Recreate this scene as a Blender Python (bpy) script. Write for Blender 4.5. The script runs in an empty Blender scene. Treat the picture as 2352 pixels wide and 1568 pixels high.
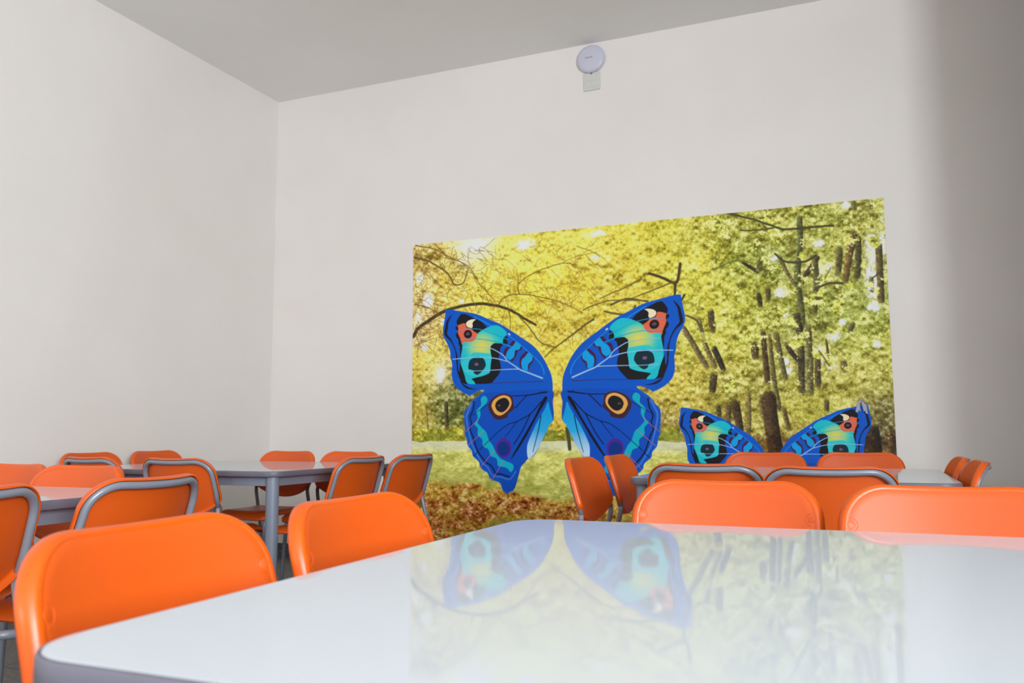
import bpy, bmesh, math, random
import numpy as np
from mathutils import Vector, Matrix
from mathutils.geometry import tessellate_polygon

random.seed(7)
S = bpy.context.scene
COL = S.collection

# ------------------------------------------------------------------ camera
YAW, PITCH, ROLL, FPX = 0.3961470, 0.1065932, -0.0041160, 1936.31
EYE = 0.915                      # eye height above the floor
BACK = 5.24                      # distance of the back wall
_f = np.array([-math.sin(YAW)*math.cos(PITCH), math.cos(YAW)*math.cos(PITCH), math.sin(PITCH)])
_r0 = np.array([math.cos(YAW), math.sin(YAW), 0.0])
_u0 = np.cross(_r0, _f)
_r = math.cos(ROLL)*_r0 + math.sin(ROLL)*_u0
_u = -math.sin(ROLL)*_r0 + math.cos(ROLL)*_u0
cd = bpy.data.cameras.new('camera')
cd.sensor_fit = 'HORIZONTAL'
cd.sensor_width = 22.3
cd.lens = FPX/2352*22.3
cd.clip_start = 0.02
cd.dof.use_dof = True
cd.dof.focus_distance = 2.3
cd.dof.aperture_fstop = 3.8
cam = bpy.data.objects.new('camera', cd)
COL.objects.link(cam)
M = Matrix.Identity(4)
for i in range(3):
    M[i][0] = _r[i]; M[i][1] = _u[i]; M[i][2] = -_f[i]
M[2][3] = EYE
cam.matrix_world = M
S.camera = cam

# ------------------------------------------------------------------ room size
XL, XR = -4.19, 3.60             # left and right walls
YB, YF = BACK, -6.5              # back wall, wall behind the camera
ZC = 3.52

# ------------------------------------------------------------------ light
S.view_settings.view_transform = 'Standard'
S.view_settings.look = 'None'
S.view_settings.exposure = -0.02
S.view_settings.gamma = 1.0
wd = bpy.data.worlds.new('sky')
S.world = wd
wd.use_nodes = True
nt = wd.node_tree
nt.nodes['Background'].inputs[0].default_value = (0.80, 0.90, 1.0, 1)
nt.nodes['Background'].inputs[1].default_value = 1.0

# unseen right-wall windows placed to suit the light, second an added warm fill: (y0, y1, z0, z1, watts, colour)
WINS = [(-4.3, -0.7, 1.15, 2.95, 700.0, (0.88, 0.94, 1.0)), (-6.2, -5.0, 1.35, 3.15, 90.0, (1.0, 0.95, 0.90))]
REAR_FILL = (-3.6, -1.0, 1.6, 3.2, 120.0)        # window added in the wall behind as frontal fill: (x0, x1, z0, z1, watts)
def area(name, loc, rot, sx, sy, w, col):
    ld = bpy.data.lights.new(name, 'AREA')
    ld.shape = 'RECTANGLE'; ld.size = sx; ld.size_y = sy; ld.energy = w; ld.color = col
    o = bpy.data.objects.new(name, ld)
    o.location = loc; o.rotation_euler = rot
    COL.objects.link(o)
    return o
for (y0, y1, z0, z1, w, c) in WINS:
    area('window_daylight', (XR+0.20, (y0+y1)/2, (z0+z1)/2), (0, math.radians(90), 0), z1-z0, y1-y0, w, c)
x0, x1, z0, z1, w = REAR_FILL
area('window_daylight', ((x0+x1)/2, YF-0.33, (z0+z1)/2), (math.radians(90), 0, 0), x1-x0, z1-z0, w, (0.95, 0.975, 1.0))  # added fill from behind the camera, source unseen

# ------------------------------------------------------------------ colour helpers
def lin(c):
    c = np.asarray(c, float)/255.0
    return np.where(c <= 0.04045, c/12.92, ((c+0.055)/1.055)**2.4)
def lc(r, g, b, k=1.0):
    v = lin((r, g, b))*k
    return (float(v[0]), float(v[1]), float(v[2]), 1.0)

def mat(name, color, rough=0.5, metal=0.0, coat=0.0, coat_rough=0.1, ior=1.5, bump=None, spec=0.5):
    m = bpy.data.materials.new(name)
    m.use_nodes = True
    t = m.node_tree
    b = t.nodes['Principled BSDF']
    b.inputs['Base Color'].default_value = color
    b.inputs['Roughness'].default_value = rough
    b.inputs['Metallic'].default_value = metal
    b.inputs['Coat Weight'].default_value = coat
    b.inputs['Coat Roughness'].default_value = coat_rough
    b.inputs['IOR'].default_value = ior
    b.inputs['Specular IOR Level'].default_value = spec
    if bump:
        sc, st, dist = bump
        tc = t.nodes.new('ShaderNodeTexCoord')
        n = t.nodes.new('ShaderNodeTexNoise'); n.inputs['Scale'].default_value = sc
        n.inputs['Detail'].default_value = 4
        t.links.new(tc.outputs['Object'], n.inputs['Vector'])
        bp = t.nodes.new('ShaderNodeBump'); bp.inputs['Strength'].default_value = st
        bp.inputs['Distance'].default_value = dist
        t.links.new(n.outputs['Fac'], bp.inputs['Height'])
        t.links.new(bp.outputs['Normal'], b.inputs['Normal'])
    return m

def mottled(name, c1, c2, scale, rough=0.9, bump=(40, .15, .002), detail=5):
    m = mat(name, c1, rough, bump=bump)
    t = m.node_tree; b = t.nodes['Principled BSDF']
    tc = t.nodes.new('ShaderNodeTexCoord')
    n = t.nodes.new('ShaderNodeTexNoise'); n.inputs['Scale'].default_value = scale; n.inputs['Detail'].default_value = detail
    r = t.nodes.new('ShaderNodeValToRGB')
    r.color_ramp.elements[0].position = 0.35; r.color_ramp.elements[0].color = c1
    r.color_ramp.elements[1].position = 0.65; r.color_ramp.elements[1].color = c2
    t.links.new(tc.outputs['Object'], n.inputs['Vector'])
    t.links.new(n.outputs['Fac'], r.inputs['Fac'])
    t.links.new(r.outputs['Color'], b.inputs['Base Color'])
    return m

M_WALL = mottled('wall_paint', (0.83, 0.785, 0.74, 1), (0.86, 0.815, 0.775, 1), 1.6, 0.62, bump=(9, .10, .004))
M_LOWBOUNCE = mottled('tan_wall_paint', (0.20, 0.155, 0.12, 1), (0.23, 0.18, 0.14, 1), 1.6, 0.7)  # dark tone invented for unseen walls to keep bounced light low
M_CEIL = mottled('ceiling_paint', (0.91, 0.895, 0.87, 1), (0.93, 0.915, 0.89, 1), 1.2, 0.85, bump=(7, .1, .004))
M_GRANITE = mottled('granite', (0.02, 0.02, 0.024, 1), (0.22, 0.215, 0.225, 1), 130, 0.35, bump=(60, .02, .001), detail=3)
M_FRAMEW = mat('window_frame_paint', (0.75, 0.75, 0.75, 1), 0.4)
M_ORANGE = mat('orange_plastic_grained', lc(214, 84, 4), 0.48, bump=(900, .10, .0004), spec=0.6)
M_ORIM = mat('orange_plastic_smooth', lc(222, 88, 0), 0.36, coat=0.1, coat_rough=0.12)
M_STEEL = mat('grey_painted_steel', lc(128, 132, 143), 0.30, coat=0.2, coat_rough=0.15)
M_LEG = mat('grey_painted_table_steel', lc(126, 133, 148), 0.42)
M_EDGE = mat('grey_edge_band', lc(104, 102, 114), 0.45)
M_RUBBER = mat('dark_rubber', (0.03, 0.03, 0.03, 1), 0.7)
M_UNDER = mat('dark_board', (0.12, 0.10, 0.09, 1), 0.8)
M_PLASTIC = mat('white_plastic', lc(205, 205, 222), 0.35)
M_PLATE = mat('ivory_plastic', lc(214, 216, 208), 0.4)
M_BLACK = mat('black_plastic', (0.01, 0.01, 0.01, 1), 0.5)
M_LABEL = mat('device_marking', lc(165, 158, 150), 0.4)

def floor_mat():
    m = mat('floor_tile', (0.1, 0.1, 0.1, 1), 0.45)
    t = m.node_tree; b = t.nodes['Principled BSDF']
    tc = t.nodes.new('ShaderNodeTexCoord')
    br = t.nodes.new('ShaderNodeTexBrick')
    br.offset = 0.0; br.inputs['Scale'].default_value = 1.0
    br.inputs['Brick Width'].default_value = 0.4; br.inputs['Row Height'].default_value = 0.4
    br.inputs['Mortar Size'].default_value = 0.004
    br.inputs['Mortar'].default_value = (0.02, 0.02, 0.02, 1)
    n = t.nodes.new('ShaderNodeTexNoise'); n.inputs['Scale'].default_value = 60; n.inputs['Detail'].default_value = 6
    r = t.nodes.new('ShaderNodeValToRGB')
    r.color_ramp.elements[0].position = .3; r.color_ramp.elements[0].color = (0.07, 0.065, 0.06, 1)
    r.color_ramp.elements[1].position = .7; r.color_ramp.elements[1].color = (0.20, 0.19, 0.175, 1)
    t.links.new(tc.outputs['Object'], br.inputs['Vector'])
    t.links.new(tc.outputs['Object'], n.inputs['Vector'])
    t.links.new(n.outputs['Fac'], r.inputs['Fac'])
    t.links.new(r.outputs['Color'], br.inputs['Color1']); t.links.new(r.outputs['Color'], br.inputs['Color2'])
    t.links.new(br.outputs['Color'], b.inputs['Base Color'])
    return m
M_FLOOR = floor_mat()

def laminate():
    m = bpy.data.materials.new('white_glossy_laminate'); m.use_nodes = True
    t = m.node_tree
    for n in list(t.nodes):
        if n.type == 'BSDF_PRINCIPLED': t.nodes.remove(n)
    out = [n for n in t.nodes if n.type == 'OUTPUT_MATERIAL'][0]
    d = t.nodes.new('ShaderNodeBsdfDiffuse'); d.inputs["Color"].default_value = (0.60, 0.64, 0.685, 1)
    g = t.nodes.new('ShaderNodeBsdfGlossy'); g.inputs['Color'].default_value = (1, 1, 1, 1); g.inputs['Roughness'].default_value = 0.03
    fr = t.nodes.new('ShaderNodeFresnel'); fr.inputs['IOR'].default_value = 1.45
    mu = t.nodes.new('ShaderNodeMath'); mu.operation = 'MULTIPLY'; mu.inputs[1].default_value = 0.72
    mx = t.nodes.new('ShaderNodeMixShader')
    L = t.links.new
    L(fr.outputs['Fac'], mu.inputs[0]); L(mu.outputs[0], mx.inputs['Fac'])
    L(d.outputs[0], mx.inputs[1]); L(g.outputs[0], mx.inputs[2]); L(mx.outputs[0], out.inputs['Surface'])
    return m
M_TOP = laminate()

# ------------------------------------------------------------------ mesh helpers
def box(bm, a, b):
    vs = [bm.verts.new((x, y, z)) for x in (a[0], b[0]) for y in (a[1], b[1]) for z in (a[2], b[2])]
    for f in ((0, 1, 3, 2), (4, 6, 7, 5), (0, 4, 5, 1), (2, 3, 7, 6), (0, 2, 6, 4), (1, 5, 7, 3)):
        bm.faces.new([vs[i] for i in f])

def obj(name, bm, mats, parent=None, smooth=False, bevel=0.0, recalc=True):
    if recalc: bmesh.ops.recalc_face_normals(bm, faces=bm.faces)
    me = bpy.data.meshes.new(name)
    bm.to_mesh(me); bm.free()
    for m in (mats if isinstance(mats, (list, tuple)) else [mats]): me.materials.append(m)
    if smooth:
        me.polygons.foreach_set('use_smooth', [True]*len(me.polygons))
    o = bpy.data.objects.new(name, me)
    COL.objects.link(o)
    if parent: o.parent = parent
    if bevel:
        md = o.modifiers.new('bevel', 'BEVEL'); md.width = bevel; md.segments = 3; md.limit_method = 'ANGLE'
    return o

def struct(name, bm, m, parent=None, **k):
    o = obj(name, bm, m, parent, **k)
    if not parent: o['kind'] = 'structure'
    return o

def thing(name, label, cat, loc=(0, 0, 0), rz=0.0, group=None):
    o = bpy.data.objects.new(name, None); COL.objects.link(o)
    o.empty_display_size = 0.1
    o.location = loc; o.rotation_euler = (0, 0, rz)
    o['label'] = label; o['category'] = cat
    if group: o['group'] = group
    return o

def catmull(pts, n=6, closed=False):
    P = [Vector(p) for p in pts]; out = []
    N = len(P)
    rng = range(N) if closed else range(N-1)
    for i in rng:
        if closed: p0, p1, p2, p3 = P[(i-1) % N], P[i], P[(i+1) % N], P[(i+2) % N]
        else: p0, p1, p2, p3 = P[max(i-1, 0)], P[i], P[i+1], P[min(i+2, N-1)]
        for k in range(n):
            t = k/n
            out.append(0.5*((2*p1)+(p2-p0)*t+(2*p0-5*p1+4*p2-p3)*t*t+(3*p1-p0-3*p2+p3)*t**3))
    if not closed: out.append(P[-1])
    return out

def fillet(pts, r, n=6):
    """polyline with rounded bends of radius r"""
    P = [Vector(p) for p in pts]; out = [P[0]]
    for i in range(1, len(P)-1):
        a = (P[i-1]-P[i]); b = (P[i+1]-P[i])
        la, lb = a.length, b.length; a.normalize(); b.normalize()
        ang = a.angle(b)
        if ang > math.pi-0.02: out.append(P[i]); continue
        rr = r[i-1] if isinstance(r, (list, tuple)) else r
        d = min(rr/math.tan(ang/2), la*0.49, lb*0.49)
        rr = d*math.tan(ang/2)
        c = P[i]+(a+b).normalized()*(rr/math.sin(ang/2))
        s = P[i]+a*d-c; e = P[i]+b*d-c
        tot = s.angle(e)
        for k in range(n+1):
            t = k/n
            out.append(c+(s*math.sin((1-t)*tot)+e*math.sin(t*tot))/math.sin(tot))
    out.append(P[-1])
    return out

def tube(bm, path, r, n=12, cap=True):
    path = [Vector(p) for p in path]
    rings = []
    T = (path[1]-path[0]).normalized()
    ref = Vector((1, 0, 0)) if abs(T.x) < 0.9 else Vector((0, 1, 0))
    nrm = (ref-T*ref.dot(T)).normalized()
    for i, p in enumerate(path):
        if i == 0: t = path[1]-path[0]
        elif i == len(path)-1: t = path[-1]-path[-2]
        else: t = (path[i+1]-p).normalized()+(p-path[i-1]).normalized()
        t.normalize()
        nrm = (nrm-t*nrm.dot(t)).normalized()
        bi = t.cross(nrm)
        rr = r[i] if isinstance(r, (list, tuple)) else r
        rings.append([bm.verts.new(p+(nrm*math.cos(a)+bi*math.sin(a))*rr) for a in [2*math.pi*k/n for k in range(n)]])
    for a, b in zip(rings, rings[1:]):
        for k in range(n): bm.faces.new((a[k], a[(k+1) % n], b[(k+1) % n], b[k]))
    if cap: bm.faces.new(rings[0][::-1]); bm.faces.new(rings[-1])

def lathe(bm, prof, c=(0, 0, 0), n=32, axis='z'):
    rings = []
    for (r, h) in prof:
        ring = []
        for k in range(n):
            a = 2*math.pi*k/n
            if axis == 'z': v = (c[0]+r*math.cos(a), c[1]+r*math.sin(a), c[2]+h)
            else: v = (c[0]+r*math.cos(a), c[1]-h, c[2]+r*math.sin(a))
            ring.append(bm.verts.new(v))
        rings.append(ring)
    for a, b in zip(rings, rings[1:]):
        for k in range(n): bm.faces.new((a[k], a[(k+1) % n], b[(k+1) % n], b[k]))
    bm.faces.new(rings[0][::-1]); bm.faces.new(rings[-1])

# ------------------------------------------------------------------ room shell
T = 0.36
bm = bmesh.new(); box(bm, (XL-T, YF-T, -0.1), (XR+T, YB+T, 0)); struct('floor', bm, M_FLOOR)
bm = bmesh.new(); box(bm, (XL-T, YF-T, ZC), (XR+T, YB+T, ZC+0.15)); struct('ceiling', bm, M_CEIL)
bm = bmesh.new(); box(bm, (XL-T, YB, 0), (XR+T, YB+T, ZC)); struct('wall_back', bm, M_WALL)
bm = bmesh.new(); box(bm, (XL-T, YF, 0), (XL, YB, ZC)); struct('wall_left', bm, M_WALL)
def holed_wall(bm, lo, hi, holes, mk):
    """wall strips around rectangular holes; mk(a0,a1,z0,z1) adds one block"""
    a = lo
    for (h0, h1, z0, z1) in sorted(holes):
        mk(a, h0, 0, ZC); mk(h0, h1, 0, z0); mk(h0, h1, z1, ZC); a = h1
    mk(a, hi, 0, ZC)
bm = bmesh.new()
holed_wall(bm, YF, YB, [w[:4] for w in WINS], lambda a, b, c, d: box(bm, (XR, a, c), (XR+T, b, d)))
struct('wall_right', bm, M_LOWBOUNCE)
bm = bmesh.new(); box(bm, (0.86, 4.20, 0), (XR, 4.42, ZC)); struct('wall_corner', bm, M_LOWBOUNCE)  # unseen pier added to shade the right end of the back wall
bm = bmesh.new()
holed_wall(bm, XL-T, XR+T, [REAR_FILL[:4]], lambda a, b, c, d: box(bm, (a, YF-T, c), (b, YF, d)))
struct('wall_rear', bm, M_LOWBOUNCE)
def window_frame(idx, mk, a0, a1, z0, z1, w=0.05):
    bm = bmesh.new()
    mk(bm, a0, a1, z0, z0+w); mk(bm, a0, a1, z1-w, z1)
    mk(bm, a0, a0+w, z0+w, z1-w); mk(bm, a1-w, a1, z0+w, z1-w)
    for k in (1, 2):
        c = a0+(a1-a0)*k/3
        mk(bm, c-0.025, c+0.025, z0+w, z1-w)
    struct('window_%d' % idx, bm, M_FRAMEW)  # frame of an unseen opening, placed for the light it lets in
for i, (y0, y1, z0, z1, w, c) in enumerate(WINS):
    window_frame(i+1, lambda bm, a, b, c, d: box(bm, (XR+0.12, a, c), (XR+0.16, b, d)), y0, y1, z0, z1)
window_frame(3, lambda bm, a, b, c, d: box(bm, (a, YF-0.30, c), (b, YF-0.26, d)), *REAR_FILL[:4])
BH, BT = 0.10, 0.015
bm = bmesh.new(); box(bm, (XL, YB-BT, 0), (XR, YB, BH)); struct('baseboard_back', bm, M_GRANITE)
bm = bmesh.new(); box(bm, (XL, YF, 0), (XL+BT, YB-BT, BH)); struct('baseboard_left', bm, M_GRANITE)
bm = bmesh.new(); box(bm, (XR-BT, YF, 0), (XR, YB-BT, BH)); struct('baseboard_right', bm, M_GRANITE)

# ------------------------------------------------------------------ chair
CW, CT, LEAN, SAG = 0.395, 0.8190, 0.28, 0.042
def bend(X, Tt, off):
    s = X/(CW/2)
    z = CT-0.010*(1-min(1, s*s))-Tt*0.96
    # offset along the local surface normal (leaning, curved)
    ny = 0.955; nz = 0.29; nx = -2*SAG*s/(CW/2)
    L = math.sqrt(nx*nx+ny*ny+nz*nz)
    return Vector((X+off*nx/L, LEAN*Tt+SAG*s*s+off*ny/L, z+off*nz/L))

def back_outline(n=10):
    hw = CW/2; out = []
    R1 = 0.088
    # clockwise from top centre, (X, T)
    for X in np.linspace(0, hw-R1-0.004, 9)[:-1]: out.append((X, 0.0))
    for k in range(n+1):
        a = math.pi/2*k/n
        out.append((hw-0.004-R1+R1*math.sin(a), R1*(1-math.cos(a))))
    for t in np.linspace(R1, 0.185, 7)[1:]: out.append((hw-0.004*(1-(t-R1)/(0.185-R1)), t))
    R2 = 0.036
    for k in range(1, 6):
        a = math.radians(70)*k/5
        out.append((hw-R2+R2*math.cos(a), 0.185+R2*math.sin(a)))
    xs, ts = out[-1]
    for X in np.linspace(xs, 0, 12)[1:]:
        q = 1-(X/xs)**2
        out.append((X, ts+(0.270-ts)*(1-(X/xs)**2)**0.9 if X > 0 else 0.270))
    right = out
    left = [(-x, t) for (x, t) in right[1:-1]][::-1]
    return [Vector((x, t)) for (x, t) in right+left]

def inset(poly, d):
    N = len(poly); out = []
    for i in range(N):
        a, b = poly[i-1], poly[(i+1) % N]
        t = (b-a).normalized()
        nn = Vector((-t.y, t.x))      # inward for this winding
        out.append(poly[i]+nn*d)
    return out

def make_backrest(parent):
    bm = bmesh.new()
    o = back_outline(); N = len(o)
    c = Vector((0, 0.125))
    prof = [(0.026, 0.0, 0), (0.0128, 0.0, 0), (0.0116, -0.0008, 0), (0.0102, 0.0001, 1), (0.0072, -0.0003, 1), (0.0042, -0.0022, 1), (0.0016, -0.0060, 1),
            (0.0, -0.012, 1), (0.0003, -0.020, 1), (0.0018, -0.0235, 1), (0.0040, -0.0235, 1), (0.0052, -0.020, 1), (0.0060, -0.008, 1), (0.012, -0.0065, 0), (0.026, -0.0065, 0)]
    rings = []
    def ring2(pts, off): return [bm.verts.new(bend(p.x, p.y, off)) for p in pts]
    base = inset(o, 0.026)
    inner = [ring2([c+(p-c)*k for p in base], 0.0) for k in (0.15, 0.4, 0.65, 0.85)]
    mid = [ring2(inset(o, d), off) for (d, off, m) in prof]
    back = [ring2([c+(p-c)*k for p in base], -0.0065) for k in (0.85, 0.65, 0.4, 0.15)]
    rings = inner+mid+back
    mi = [0]*len(inner)+[m for (_, _, m) in prof]+[0]*len(back)
    for j in range(len(rings)-1):
        a, b = rings[j], rings[j+1]
        for k in range(N):
            f = bm.faces.new((a[k], a[(k+1) % N], b[(k+1) % N], b[k])); f.material_index = min(mi[j], mi[j+1]) if j < len(inner) else max(mi[j], mi[j+1]) if mi[j] or mi[j+1] else 0
    for rg, off in ((rings[0], 0.0), (rings[-1], -0.0065)):
        cv = bm.verts.new(bend(c.x, c.y, off))
        for k in range(N): bm.faces.new((rg[k], rg[(k+1) % N], cv))
    b = obj('backrest', bm, [M_ORANGE, M_ORIM], parent, smooth=True)
    for sx in (-1, 1):
        X, Tt = sx*(CW/2-0.0215), 0.086
        bm = bmesh.new()
        n = 20
        rg = []
        for (r, off) in ((0.0072, -0.001), (0.0070, 0.0002), (0.0064, 0.0004)):
            rg.append([bm.verts.new(bend(X+r*math.cos(2*math.pi*k/n), Tt+r*math.sin(2*math.pi*k/n), off)) for k in range(n)])
        for a, q in zip(rg, rg[1:]):
            for k in range(n): bm.faces.new((a[k], a[(k+1) % n], q[(k+1) % n], q[k]))
        bm.faces.new(rg[-1]); bm.faces.new(rg[0][::-1])
        # raised rim curling round the cap on its inner side
        pts = []
        for k in range(15):
            a = math.radians(-100+200*k/14)
            pts.append(bend(X-sx*0.0115*math.cos(a), Tt+0.0125*math.sin(a), 0.0003))
        tube(bm, pts, 0.0005, 6)
        obj('screw_cap', bm, M_ORANGE, b, smooth=True)
    return b

def make_chair():
    root = thing('cafeteria_chair', '', 'chair')
    make_backrest(root)
    R = 0.0102
    # tube that runs up both sides of the backrest and across under its top edge
    o = back_outline()
    ins = inset(o, 0.0165)
    N = len(ins)
    off = -0.0178
    seq = []
    half = [p for p in ins if p.x >= 0]
    right = [p for p in ins[:len(o)//2+1] if p.y <= 0.18]
    path = [bend(p.x, p.y, off) for p in right if p.x > 0.0]
    # extend down to the knee
    xk = path[-1].x
    knee = Vector((xk-0.003, LEAN*0.235+SAG*0.86-0.018, CT-0.235*0.96))
    side = path+[knee]
    full = [Vector((-p.x, p.y, p.z)) for p in side[::-1]]+side
    bm = bmesh.new(); tube(bm, full, R, 14); obj('back_frame', bm, M_STEEL, root, smooth=True)
    jy = knee.y-0.02; 
    for sx in (-1, 1):
        kx = sx*knee.x
        bm = bmesh.new()
        up = Vector((kx, knee.y-0.012, knee.z+0.04))
        foot = Vector((sx*(abs(kx)+0.012), knee.y-0.135, 0.012))
        tube(bm, fillet([Vector((kx, knee.y, knee.z)), Vector((kx, knee.y-0.001, knee.z-0.02)) , foot], 0.08), R, 14)
        L = obj('leg', bm, M_STEEL, root, smooth=True)
        bm = bmesh.new(); lathe(bm, [(0.013, -0.012), (0.014, 0.0), (0.0125, 0.018)], foot, 16); obj('foot_cap', bm, M_RUBBER, L, smooth=False)
    zs = 0.476
    t = (knee.z-zs)/(knee.z-0.012)
    jy = knee.y-0.135*t
    for sx in (-1, 1):
        kx = sx*(knee.x+0.012*t)
        rx = sx*0.148
        bm = bmesh.new()
        foot = Vector((sx*0.160, jy+0.375, 0.012))
        p = fillet([Vector((kx, jy, zs)), Vector((rx, jy+0.03, zs)), Vector((rx, jy+0.345, zs+0.002)), foot], [0.02, 0.06], 8)
        tube(bm, p, R, 14)
        L = obj('leg', bm, M_STEEL, root, smooth=True)
        bm = bmesh.new(); lathe(bm, [(0.013, -0.012), (0.014, 0.0), (0.0125, 0.018)], foot, 16); obj('foot_cap', bm, M_RUBBER, L)
    for yy in (jy+0.09, jy+0.29):
        bm = bmesh.new(); tube(bm, [(-0.148, yy, zs-0.006), (0.148, yy, zs-0.006)], 0.008, 10)
        obj('crossbar', bm, M_STEEL, root, smooth=True)
    # moulded seat shell, dished, with sides rolled over the rails and a waterfall front
    bm = bmesh.new()
    hw, y0, y1 = 0.182, jy+0.022, jy+0.388
    nu, nv = 26, 26
    def sp(u, v, d):
        X = hw*u; Y = y0+(y1-y0)*v
        # rounded corners in plan
        rc = 0.07
        ex = max(0, abs(X)-(hw-rc)); ey = max(0, (y0+rc)-Y, Y-(y1-rc))
        q = math.hypot(ex, ey)
        if q > rc and ex > 0 and ey > 0:
            k = rc/q
            X = math.copysign(hw-rc+ex*k, X)
            Y = (y0+rc-ey*k) if Y < (y0+y1)/2 else (y1-rc+ey*k)
        e = min(hw-abs(X) if True else 0, Y-y0, y1-Y)
        edge = min(1, max(q, max(0, abs(X)-(hw-rc)), max(0, Y-(y1-rc)), max(0, (y0+rc)-Y))/rc)
        z = 0.497-0.010*math.cos(u*math.pi/2)*math.sin(min(1, v*1.1)*math.pi)-0.022*edge**3
        z -= 0.02*max(0, (v-0.8)/0.2)**2
        z += 0.008*max(0, (0.25-v)/0.25)
        return Vector((X, Y, z-d))
    G = {}
    for d in (0, 1):
        for i in range(nu+1):
            for j in range(nv+1):
                G[d, i, j] = bm.verts.new(sp(-1+2*i/nu, j/nv, 0.008*d))
    for i in range(nu):
        for j in range(nv):
            bm.faces.new((G[0, i, j], G[0, i+1, j], G[0, i+1, j+1], G[0, i, j+1]))
            bm.faces.new((G[1, i, j], G[1, i, j+1], G[1, i+1, j+1], G[1, i+1, j]))
    for i in range(nu):
        bm.faces.new((G[0, i, 0], G[1, i, 0], G[1, i+1, 0], G[0, i+1, 0]))
        bm.faces.new((G[0, i, nv], G[0, i+1, nv], G[1, i+1, nv], G[1, i, nv]))
    for j in range(nv):
        bm.faces.new((G[0, 0, j], G[0, 0, j+1], G[1, 0, j+1], G[1, 0, j]))
        bm.faces.new((G[0, nu, j], G[1, nu, j], G[1, nu, j+1], G[0, nu, j+1]))
    bmesh.ops.remove_doubles(bm, verts=bm.verts, dist=0.0004)
    obj('seat', bm, M_ORANGE, root, smooth=True)
    return root

CHILDREN = {}
def kids(o): return [c for c in bpy.data.objects if c.parent == o]
def dup(root, tree=None):
    r = root.copy(); COL.objects.link(r)
    for (c, gs) in tree:
        cc = c.copy(); COL.objects.link(cc); cc.parent = r
        for g in gs:
            gg = g.copy(); COL.objects.link(gg); gg.parent = cc
    return r

# facing -> rotation about z of a chair whose own front is +y
FACE = {'+y': 0, '+x': -90, '-x': 90, '-y': 180}
NEAR = 'chairs around the large near table'
RIGHT = 'chairs around the table in front of the mural'
MID = 'chairs around the table by the left corner'
LEFT = 'chairs around the table cut by the left edge'
CH = [
 (-0.829, 0.792, 3, '+x', NEAR, 'large orange chair nearest the camera, at the near corner of the big white table'),
 (-0.811, 1.215, 0, '+x', NEAR, 'orange chair beyond the nearest one, at the far end of the big table’s left side'),
 (-0.288, 1.9, 0, '-y', NEAR, 'orange chair behind the big white table, in front of the mural’s small butterfly'),
 (0.137, 1.845, 3, '-y', NEAR, 'darkest orange chair behind the big table, cut by the right edge of the photo'),
 (-0.515, 2.875, -2, '+y', RIGHT, 'orange chair showing grey back tube, left one of the pair before the small butterfly'),
 (-0.112, 2.735, 2, '+y', RIGHT, 'orange chair showing grey back tube, right one of the pair before the small butterfly'),
 (-0.475, 4.43, -1, '-y', RIGHT, 'orange chair top against the mural, over the left wing side of the small butterfly'),
 (-0.038, 4.5, -2, '-y', RIGHT, 'orange chair top against the mural, over the right wing of the small butterfly'),
 (-1.117, 3.365, -2, '+x', RIGHT, 'orange chair standing in front of the big butterfly’s right wing, nearer of two'),
 (-1.078, 3.77, 0, '+x', RIGHT, 'orange chair under the big butterfly’s right wing, farther of two, beside the table corner'),
 (0.347, 3.775, 0, '-x', RIGHT, 'small orange chair at the far right table end, the one farther from the camera'),
 (0.366, 3.358, 0, '-x', RIGHT, 'small orange chair at the far right, its grey tube tip against the bare wall'),
 (-3.15, 4.14, -1, '-y', MID, 'orange chair facing the camera beside the room corner, behind the left corner table'),
 (-2.71, 4.13, 0, '-y', MID, 'orange chair facing the camera behind the corner table, half hidden by a tubed chair'),
 (-2.098, 3.31, 0, '-x', MID, 'orange chair with grey back tube at the corner table’s right side, left of the pair'),
 (-2.06, 3.71, -2, '-x', MID, 'orange chair with grey back tube standing just left of the mural’s leaf litter'),
 (-2.79, 2.84, 2, '+y', MID, 'orange chair with grey back tube in front of the corner table’s long near edge'),
 (-3.345, 2.87, -4, '+y', MID, 'small orange chair with grey back tube at the corner table’s far left, partly hidden'),
 (-4.09, 3.52, -2, '+x', MID, 'orange chair against the left wall, the one farther left of two'),
 (-4.09, 4, -2, '+x', MID, 'orange chair against the left wall, the one nearer the room corner'),
 (-1.662, 1.642, 3, '-x', LEFT, 'orange chair with broad grey tube behind the nearest chair, at the left table’s right side'),
 (-1.69, 1.172, 0, '-x', LEFT, 'orange chair cut by the left edge, grey tube bending down its right side'),
 (-2.45, 2.11, 3, '-y', LEFT, 'orange chair facing the camera behind the left table, right one of the two'),
 (-2.84, 2.15, 0, '-y', LEFT, 'orange chair facing the camera behind the left table, cut by the left edge'),
]
proto = make_chair()
tree = [(c, kids(c)) for c in kids(proto)]
for i, (x, y, ro, fc, grp, lab) in enumerate(CH):
    o = proto if i == 0 else dup(proto, tree)
    o.location = (x, y, 0); o.rotation_euler = (0, 0, math.radians(FACE[fc]+ro))
    o['label'] = lab.replace('’', "'"); o['category'] = 'chair'; o['group'] = 'orange plastic chairs set round the tables'

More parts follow.
